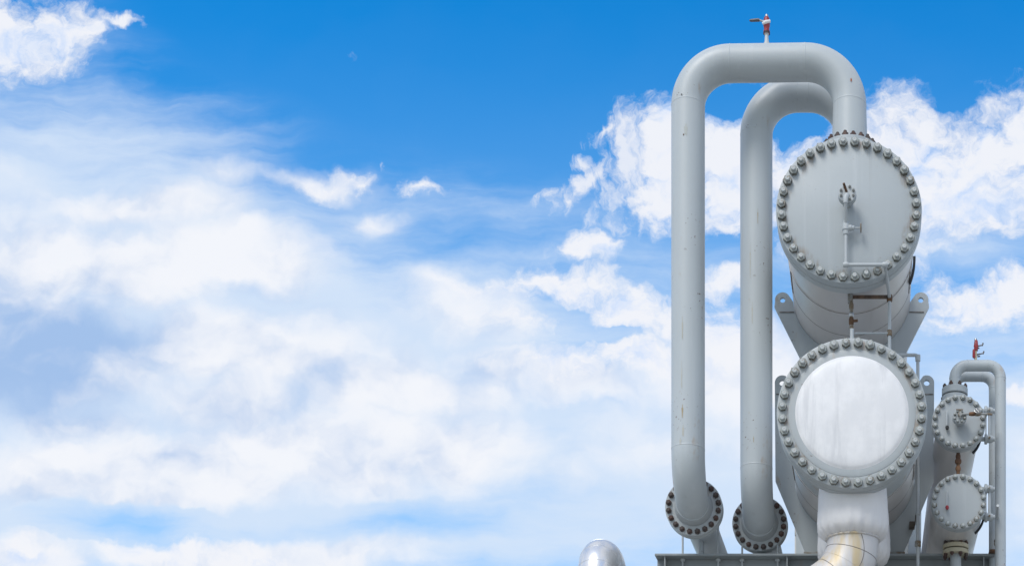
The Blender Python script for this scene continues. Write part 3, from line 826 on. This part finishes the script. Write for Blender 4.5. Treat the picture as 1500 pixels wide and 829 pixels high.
MB().tube([(nzc.x, f1 - .028, nzc.z - .02), (xd, yq, nzc.z - .055), (xd, yq, nzc.z - .10)], [.028, .026, .02], 16).build('tee', m_tube, dr)
MB().tube(path, .0155, 16).build('drain_run', m_tube, dr)
zv = at(0, 334, yd).z
mbv = MB(); mbv.lathe([(0, -.060), (.022, -.06), (.026, -.045), (.026, -.03), (.034, -.02), (.034, .02), (.026, .03), (.026, .045), (.022, .06), (0, .06)], (xd, yd, zv), 'Z', 20)
mbv.lathe([(0, .0), (.026, .0), (.026, .05), (.020, .055), (.020, .075), (0, .075)], (xd, yd, zv), 'X', 16)
vv = mbv.build('drain_valve', m_tube, dr, origin=(xd, yd, zv))
MB().tube([(xd + .07, yd, zv), (xd + .145, yd, zv)], .007, 10).build('valve_stem', m_tube, vv)
mw = MB(); small_valve_wheel(mw, (xd + .135, yd, zv), (1, 0, 0), .036); mw.build('handwheel', m_stain, vv)
for (xx, yy, zz) in ((xd, yd, zb), (xr_, yd, zb)):
    MB().lathe([(0, -.026), (.018, -.026), (.024, -.014), (.024, .014), (.018, .026), (0, .026)], (xx, yy, zz), 'X', 14).build('fitting', m_tube, dr)
MB().lathe([(0, -.03), (.024, -.03), (.027, -.018), (.027, .018), (.024, .03), (0, .03)], (xe, ye, ze), 'Z', 14).build('union', m_rust, dr)
MB().lathe([(0, -.026), (.022, -.026), (.024, -.014), (.024, .014), (.022, .026), (0, .026)], (xe, ye, at(0, 488, ye).z), 'Z', 14).build('union', m_stain, dr)
# rusty bracket that ties it to the shell's under-side connection
bk = thing('pipe_bracket', (at(1246, 437, 12.67).x, 12.67, at(0, 437, 12.67).z), 'rusty bracket under the upper exchanger beside the thin drain pipe', 'bracket')
yb_ = 12.67
xa, za = at(1242.5, 0, yb_).x, ze
MB().box((xa, yb_ - .02, za - .018), (xe - .018, yb_ - .012, za + .018), .002).box((xa, yb_ - .0115, za + .010), (xe - .018, yb_ + .03, za + .018), .002).build('cross_arm', rusty('dark_rusty_angle', c4(.10, .075, .06), c4(.20, .13, .09)), bk)
xm = at(1247, 0, yb_).x
MB().box((xa - .004, yb_ - .035, za - .035), (xa + .042, yb_ + .05, za + .035), .004).build('clamp', m_stain, bk)
MB().tube([(xm, yb_, za - .01), (xm, yb_, at(0, 484, yb_).z)], .017, 14).build('hanger_pipe', m_stain, bk)
for py, mm, h in ((449, m_stain, .030), (461, m_steel, .022), (471, m_rust, .035), (480, m_stain, .02)):
    MB().lathe([(0, -h), (.019, -h), (.023, -h * .6), (.023, h * .6), (.019, h), (0, h)], (xm, yb_, at(0, py, yb_).z), 'Z', 12).build('coupling', mm, bk)
MB().tube([(xm + .02, yb_ - .01, at(0, 471, yb_).z), (xm + .06, yb_ - .02, at(0, 471, yb_).z)], .012, 10).build('stem', m_rust, bk)
MB().tube([(xm + .03, yb_, at(0, 488, yb_).z), (xe - .015, yb_, at(0, 488, yb_).z)], .009, 10).build('tie_rod', m_plate, bk)
MB().tube([(xm + .008, yb_ - .1, at(0, 482, yb_ - .1).z), (xm + .008, yb_ - .1, ZL + RS - .02)], .018, 16).build('vent_stub', m_tube, lo)
# slim line down the right side
yv = 13.30
vl = thing('drain_pipe', (at(1344.5, 0, yv).x, yv, 0), 'thin grey upright drain pipe passing in front of the beam, right of the white cover', 'pipe')
xv = at(1344.5, 0, yv).x; zt_ = at(0, 520, yv).z
path, _ = fillet([(at(1300, 0, yv).x, yv, zt_), (xv, yv, zt_), (xv, yv, .2)], .03, R(10))
MB().tube(path, .0165, 16).build('drain_run', m_tube, vl)
MB().lathe([(.0166, -.03), (.024, -.03), (.026, 0), (.0255, .028), (.0166, .03)], (xv, yv, zt_ - .03), 'Z', 14).build('elbow_fitting', m_tube, vl)
MB().lathe([(.0166, -.03), (.030, -.026), (.032, -.008), (.026, 0), (.032, .008), (.030, .026), (.0166, .03)], (xv, yv, at(0, 796, yv).z), 'Z', 8).build('union', m_stain, vl)
MB().lathe([(.0166, -.012), (.024, -.012), (.024, .012), (.0166, .012)], (xv, yv, at(0, 752, yv).z), 'Z', 10).build('union', m_tube, vl)
zc = at(0, 753, yv).z
MB().box((xv - .075, yv + .30, zc - .03), (xv - .020, yv + .38, zc + .03), .004).box((xv - .024, yv + .004, zc - .012), (xv - .016, yv + .305, zc + .012)).build('clip', m_gasket, vl)

# ------------------------------------------------------------------ small exchangers on the right
YS = 12.90; XS = (1404.7 - VX) / F * YS
ZSU, ZSL = CZ + (VY - 617.5) / F * YS, CZ + (VY - 734) / F * YS
def small_exchanger(Z, Rd, rs, label, upper):
    root = thing('heat_exchanger', (XS, YS, Z - rs), label, 'heat exchanger', 'small heat exchangers on the right end of the beam')
    ax = (XS, 0, Z); y = YS
    prof = [(0, y), (Rd - .008, y), (Rd, y + .008), (Rd, y + .045), (Rd - .005, y + .05), (rs - .02, y + .05)]
    cov = MB().lathe(prof, ax, 'Y', 96).build('end_cover', m_small_cover, root, origin=(XS, YS, Z))
    nb = nutmesh('bolt', m_nut, .0260, .024, .0135, .012, (0, -1, 0))
    copies(nb, cov, ring_spots((XS, YS, Z), Rd * .895, 20, 'Y', 0))
    MB().lathe([(rs - .02, y + .05), (Rd * .93, y + .05), (Rd * .93, y + .057), (rs - .02, y + .057)], ax, 'Y', 64).build('gasket', m_gasket, root)
    y2 = y + .057
    MB().lathe([(rs - .02, y2), (Rd - .005, y2), (Rd, y2 + .005), (Rd, y2 + .045), (Rd - .005, y2 + .05), (rs + .01, y2 + .06), (rs, y2 + .09)], ax, 'Y', 96).build('shell_flange', m_small, root)
    MB().lathe([(rs, y2 + .085), (rs, y + 5.0), (rs * .6, y + 5.12), (0, y + 5.15)], ax, 'Y', 80).build('shell', m_shell, root)
    # lifting handle on the cover
    hx = XS - .115; 
    MB().tube([(hx, y + .002, Z + .095), (hx, y - .03, Z + .09), (hx - .002, y - .032, Z - .05), (hx + .004, y - .03, Z - .075), (hx + .004, y + .002, Z - .08)], [.006, .007, .006, .010, .010], 10).build('pull_handle', m_tube, root)
    MB().lathe([(0, -.02), (.012, -.018), (.018, 0), (.012, .018), (0, .02)], (hx + .002, y - .032, Z - .068), 'Z', 12).build('pull_knob', m_dark if upper else m_red, root)
    band(root, XS, Z, YS + .32, rs + .008, -48, -12, .03, .022)
    return root
su = small_exchanger(ZSU, .255, .212, 'upper small grey exchanger with a nozzle in the middle of its cover', True)
sw = small_exchanger(ZSL, .261, .246, 'lower small grey exchanger with a plain round cover above the beam', False)
# feet between them and on the beam
for yy in (14.6, 17.3):
    MB().box((XS - .12, yy, ZSL + .20), (XS + .12, yy + .03, ZSU - .15), .003).build('support_plate', m_plate, su)
    MB().box((XS - .16, yy, BT - .45), (XS + .16, yy + .03, ZSL - .18), .003).build('support_plate', m_plate, sw)
MB().box((XS - .2, 17.33, BT + .002), (XS + .2, 17.6, BT + .02)).build('base_plate', m_plate, sw)
# nozzles
yn = 13.36; yn2 = 13.66
RPS = .0535
znt, znb = at(0, 561.5, yn - .127).z, at(0, 584, yn - .127).z
for yy in (yn, yn2):
    MB().lathe([(.07, ZSU + .15), (.07, znb + .002)], (XS - .012, yy, 0), 'Z', 32).build('nozzle_neck', m_small, su)
    nozzle_pair(su, (XS - .012, yy), .127, .05, znt, znb, 8, .021, m=m_small)
zc1, zc0 = at(0, 793, 13.30).z, at(0, 806, 13.30).z
MB().lathe([(.072, ZSL - .18), (.072, zc1 - .002)], (XS, 13.42, 0), 'Z', 32).build('nozzle_neck', m_small, sw)
nozzle_pair(sw, (XS, 13.42), .127, .05, zc1 + .004, zc0 - .004, 8, .021, m=m_cream)
MB().lathe([(.055, zc0 - .005), (.055, 1.0)], (XS, 13.42, 0), 'Z', 32).build('outlet_pipe', m_small, sw)
# centre nozzle and gauge line on the upper small cover
nf = YS - .085
MB().lathe([(.038, YS + .001), (.036, nf + .02), (.066, nf + .02), (.068, nf + .016), (.068, nf), (.064, nf - .003), (0, nf - .003)], (XS, 0, ZSU + .005), 'Y', 32).build('cover_nozzle', m_small, su)
gl = thing('gauge_line', (XS, nf - .03, ZSU), 'short rusty gauge line running right from the small upper cover nozzle', 'gauge line')
fbb = MB().lathe([(0, nf - .030), (.062, nf - .030), (.066, nf - .026), (.066, nf - .010), (.062, nf - .007), (0, nf - .007)], (XS, 0, ZSU + .005), 'Y', 32).build('blind_flange', m_small, gl)
nb = nutmesh('bolt', m_nut, .0135, .014, .007, .008, (0, -1, 0))
copies(nb, fbb, ring_spots((XS, nf - .030, ZSU + .005), .05, 8, 'Y', 0))
yg = nf - .05
MB().lathe([(0, nf - .03), (.016, nf - .03), (.016, yg), (.022, yg - .006), (.020, yg - .02), (0, yg - .022)], (XS, 0, ZSU + .015), 'Y', 16).build('plug', m_stain, gl)
MB().box((XS - .035, yg - .02, ZSU + .050), (XS + .03, yg - .008, ZSU + .060), .002).box((XS - .006, yg - .016, ZSU - .02), (XS + .008, yg - .006, ZSU + .058), .002).build('valve_handle', m_stain, gl)
xg = at(1437, 0, yg).x
MB().tube([(XS, yg, ZSU + .018), (XS + .12, yg, ZSU + .020), (xg, yg + .02, ZSU + .030), (at(1452, 0, 12.9).x, yg + .04, ZSU + .032)], .0095, 12).build('gauge_tube', m_stain, gl)
MB().lathe([(0, -.03), (.014, -.03), (.019, -.012), (.019, .012), (.014, .03), (0, .03)], (XS + .115, yg, ZSU + .020), 'X', 12).build('needle_valve', m_rust, gl)
MB().lathe([(0, -.034), (.016, -.034), (.024, -.014), (.024, .014), (.016, .034), (0, .034)], (xg - .035, yg + .015, ZSU + .030), 'X', 12).build('gauge_valve', m_stain, gl)
mw = MB(); small_valve_wheel(mw, (xg - .035, yg - .02, ZSU + .045), (0, -1, .4), .028); mw.build('handwheel', m_steel, gl)
# rusty drain between the two small shells
MB().tube([(XS - .0, 13.02, ZSU - .10), (XS - .0, 13.02, ZSL + .18)], .017, 14).build('link_nipple', m_rust, su)
for dz, rr in ((-.285, .024), (-.33, .032), (-.40, .026)):
    MB().lathe([(0, -.022), (rr * .8, -.022), (rr, -.010), (rr, .010), (rr * .8, .022), (0, .022)], (XS, 13.02, ZSU + dz), 'Z', 12).build('link_fitting', rusty('link_rust_%d' % int(rr * 1000), c4(.13, .07, .045), c4(.27, .15, .08)), su)

# small bent pipes at the right
def small_pipe(Y, xr, ytop, label, valve):
    zt = at(0, ytop, Y).z - RPS
    xl = XS - .012
    root = thing('bent_pipe', (xr, Y, 0), label, 'pipe', 'slim bent pipes at the right')
    path, welds = fillet([(xl, Y, znt + .003), (xl, Y, zt), (xr, Y, zt), (xr, Y, .15)], .125, R(5))
    mb = MB(); mb.tube(path, RPS, 36)
    for p, d in welds: weldring(mb, p, d, RPS, .006, .002)
    mb.build('pipe_run', m_pipe, root, ang=60)
    if valve:
        z0 = zt + RPS
        xv = at(1428, 0, Y).x
        MB().lathe([(0, z0 - .02), (.014, z0 - .02), (.013, z0 + .09), (0, z0 + .09)], (xv + .008, Y, 0), 'Z', 16).build('vent_nipple', m_cream, root)
        v1 = MB().lathe([(0, z0 + .018), (.012, z0 + .018), (.015, z0 + .03), (.014, z0 + .085), (.011, z0 + .10), (0, z0 + .10)], (xv - .010, Y - .012, 0), 'Z', 16).build('vent_valve', m_red, root)
        v2 = MB().lathe([(0, z0 + .09), (.018, z0 + .092), (.020, z0 + .12), (.024, z0 + .135), (.020, z0 + .155), (.017, z0 + .185), (.013, z0 + .195), (0, z0 + .195)], (xv + .012, Y, 0), 'Z', 16).build('vent_valve', m_red, root)
        MB().lathe([(0, z0 + .195), (.013, z0 + .195), (.010, z0 + .212), (0, z0 + .214)], (xv + .008, Y, 0), 'Z', 12).build('valve_cap', m_steel, v2)
        for vx, zz, par in ((xv + .012, z0 + .135, v2), (xv + .02, z0 + .055, v1)):
            MB().tube([(vx, Y, zz), (vx + .05, Y, zz + .010), (vx + .062, Y, zz + .010), (vx + .068, Y, zz + .032)], [.008, .006, .008, .008], 8).build('handle', m_darksteel, par)
            MB().tube([(vx + .006, Y, zz - .018), (vx + .032, Y, zz - .016)], [.009, .007], 8).build('stub', m_darksteel, par)
    return root
s1 = small_pipe(yn, at(1465.5, 0, yn).x, 527.5, 'slim grey bent pipe with red vent valves, rightmost of all', True)
s2 = small_pipe(yn2, at(1465.5, 0, yn).x - .035, 543, 'second slim grey bent pipe, tucked behind the one with red valves', False)

# bridles between the small exchangers and the slim pipes
def bridle(zc, z1, z2, label):
    yb = 13.12
    xb = at(1449.5, 0, yb).x
    root = thing('level_bridle', (xb, yb, z2), label, 'level gauge', 'level bridles beside the small exchangers')
    for z in (z1, z2):
        MB().tube([(XS + .17, yb, z), (xb + .05, yb, z)], .021, 20).build('branch', m_small, root)
        MB().lathe([(.0215, -.012), (.046, -.012), (.048, -.008), (.048, .008), (.046, .012), (.0215, .012)], (XS + .272, yb, z), 'X', 24).build('branch_flange', m_small, root)
        MB().lathe([(.0, -.035), (.030, -.035), (.036, -.02), (.036, .02), (.030, .035), (0, .035)], (xb - .005, yb, z), 'X', 20).build('branch_valve', m_small, root)
        MB().tube([(xb - .005, yb - .02, z), (xb - .005, yb - .07, z - .008)], .010, 10).build('valve_stem', m_stain, root)
    MB().tube([(xb, yb, z1), (xb, yb, z2)], .014, 16).build('sight_tube', m_small, root)
    MB().tube([(xb - .032, yb + .03, z1 - .02), (xb - .032, yb + .03, z2 + .02)], .006, 8).build('guard_rod', m_small, root)
bridle(ZSU, at(0, 602, 13.12).z, at(0, 643, 13.12).z, 'small level gauge between the upper small exchanger and slim pipe')
bridle(ZSL, at(0, 716, 13.12).z, at(0, 757, 13.12).z, 'small level gauge between the lower small exchanger and slim pipe')
# slim drain next to the slim pipe at the beam end
ysd = 13.5
sdp = thing('drain_pipe', (at(1459, 0, ysd).x, ysd, 0), 'thin grey drain pipe with rusty union at the right end of beam', 'pipe')
xs = at(1459.5, 0, ysd).x
MB().tube([(xs - .02, 13.12, at(0, 740, 13.12).z), (xs, ysd - .1, at(0, 770, ysd).z), (xs, ysd, at(0, 776, ysd).z), (xs, ysd, .2)], .014, 14).build('drain_run', m_tube, sdp)
MB().lathe([(.0145, -.03), (.024, -.028), (.026, -.008), (.021, 0), (.026, .008), (.024, .028), (.0145, .03)], (xs, ysd, at(0, 794, ysd).z), 'Z', 8).build('union', m_stain, sdp)
MB().box((xs - .07, ysd - .02, BT + .003), (xs + .03, ysd + .10, BT + .022), .002).build('clip', m_rust, sdp)

# ------------------------------------------------------------------ polished bend at the lower left
Yb = 13.0
tb = at(876, 780, Yb); rb_ = .19
pb = thing('clad_bend', (tb.x, Yb, 0), 'shiny silver clad pipe bend rising at the bottom left of the beam', 'pipe')
path, _ = fillet([(tb.x, Yb, .1), (tb.x, Yb, tb.z - rb_), (tb.x, Yb + .54, tb.z - rb_), (tb.x, Yb + .54, .1)], .26, R(4))
MB().tube(path, rb_, 64).build('cladding', m_alu, pb)
c = Vector((tb.x, Yb, tb.z - rb_ - .26))
for g in (20, 45, 70):
    q = c + Vector((0, .26 * (1 - math.cos(R(g))), .26 * math.sin(R(g)))); tg = Vector((0, math.sin(R(g)), math.cos(R(g))))
    mb = MB(); weldring(mb, q, tg, rb_, .004, .0025); mb.build('gore_seam', m_alu, pb)
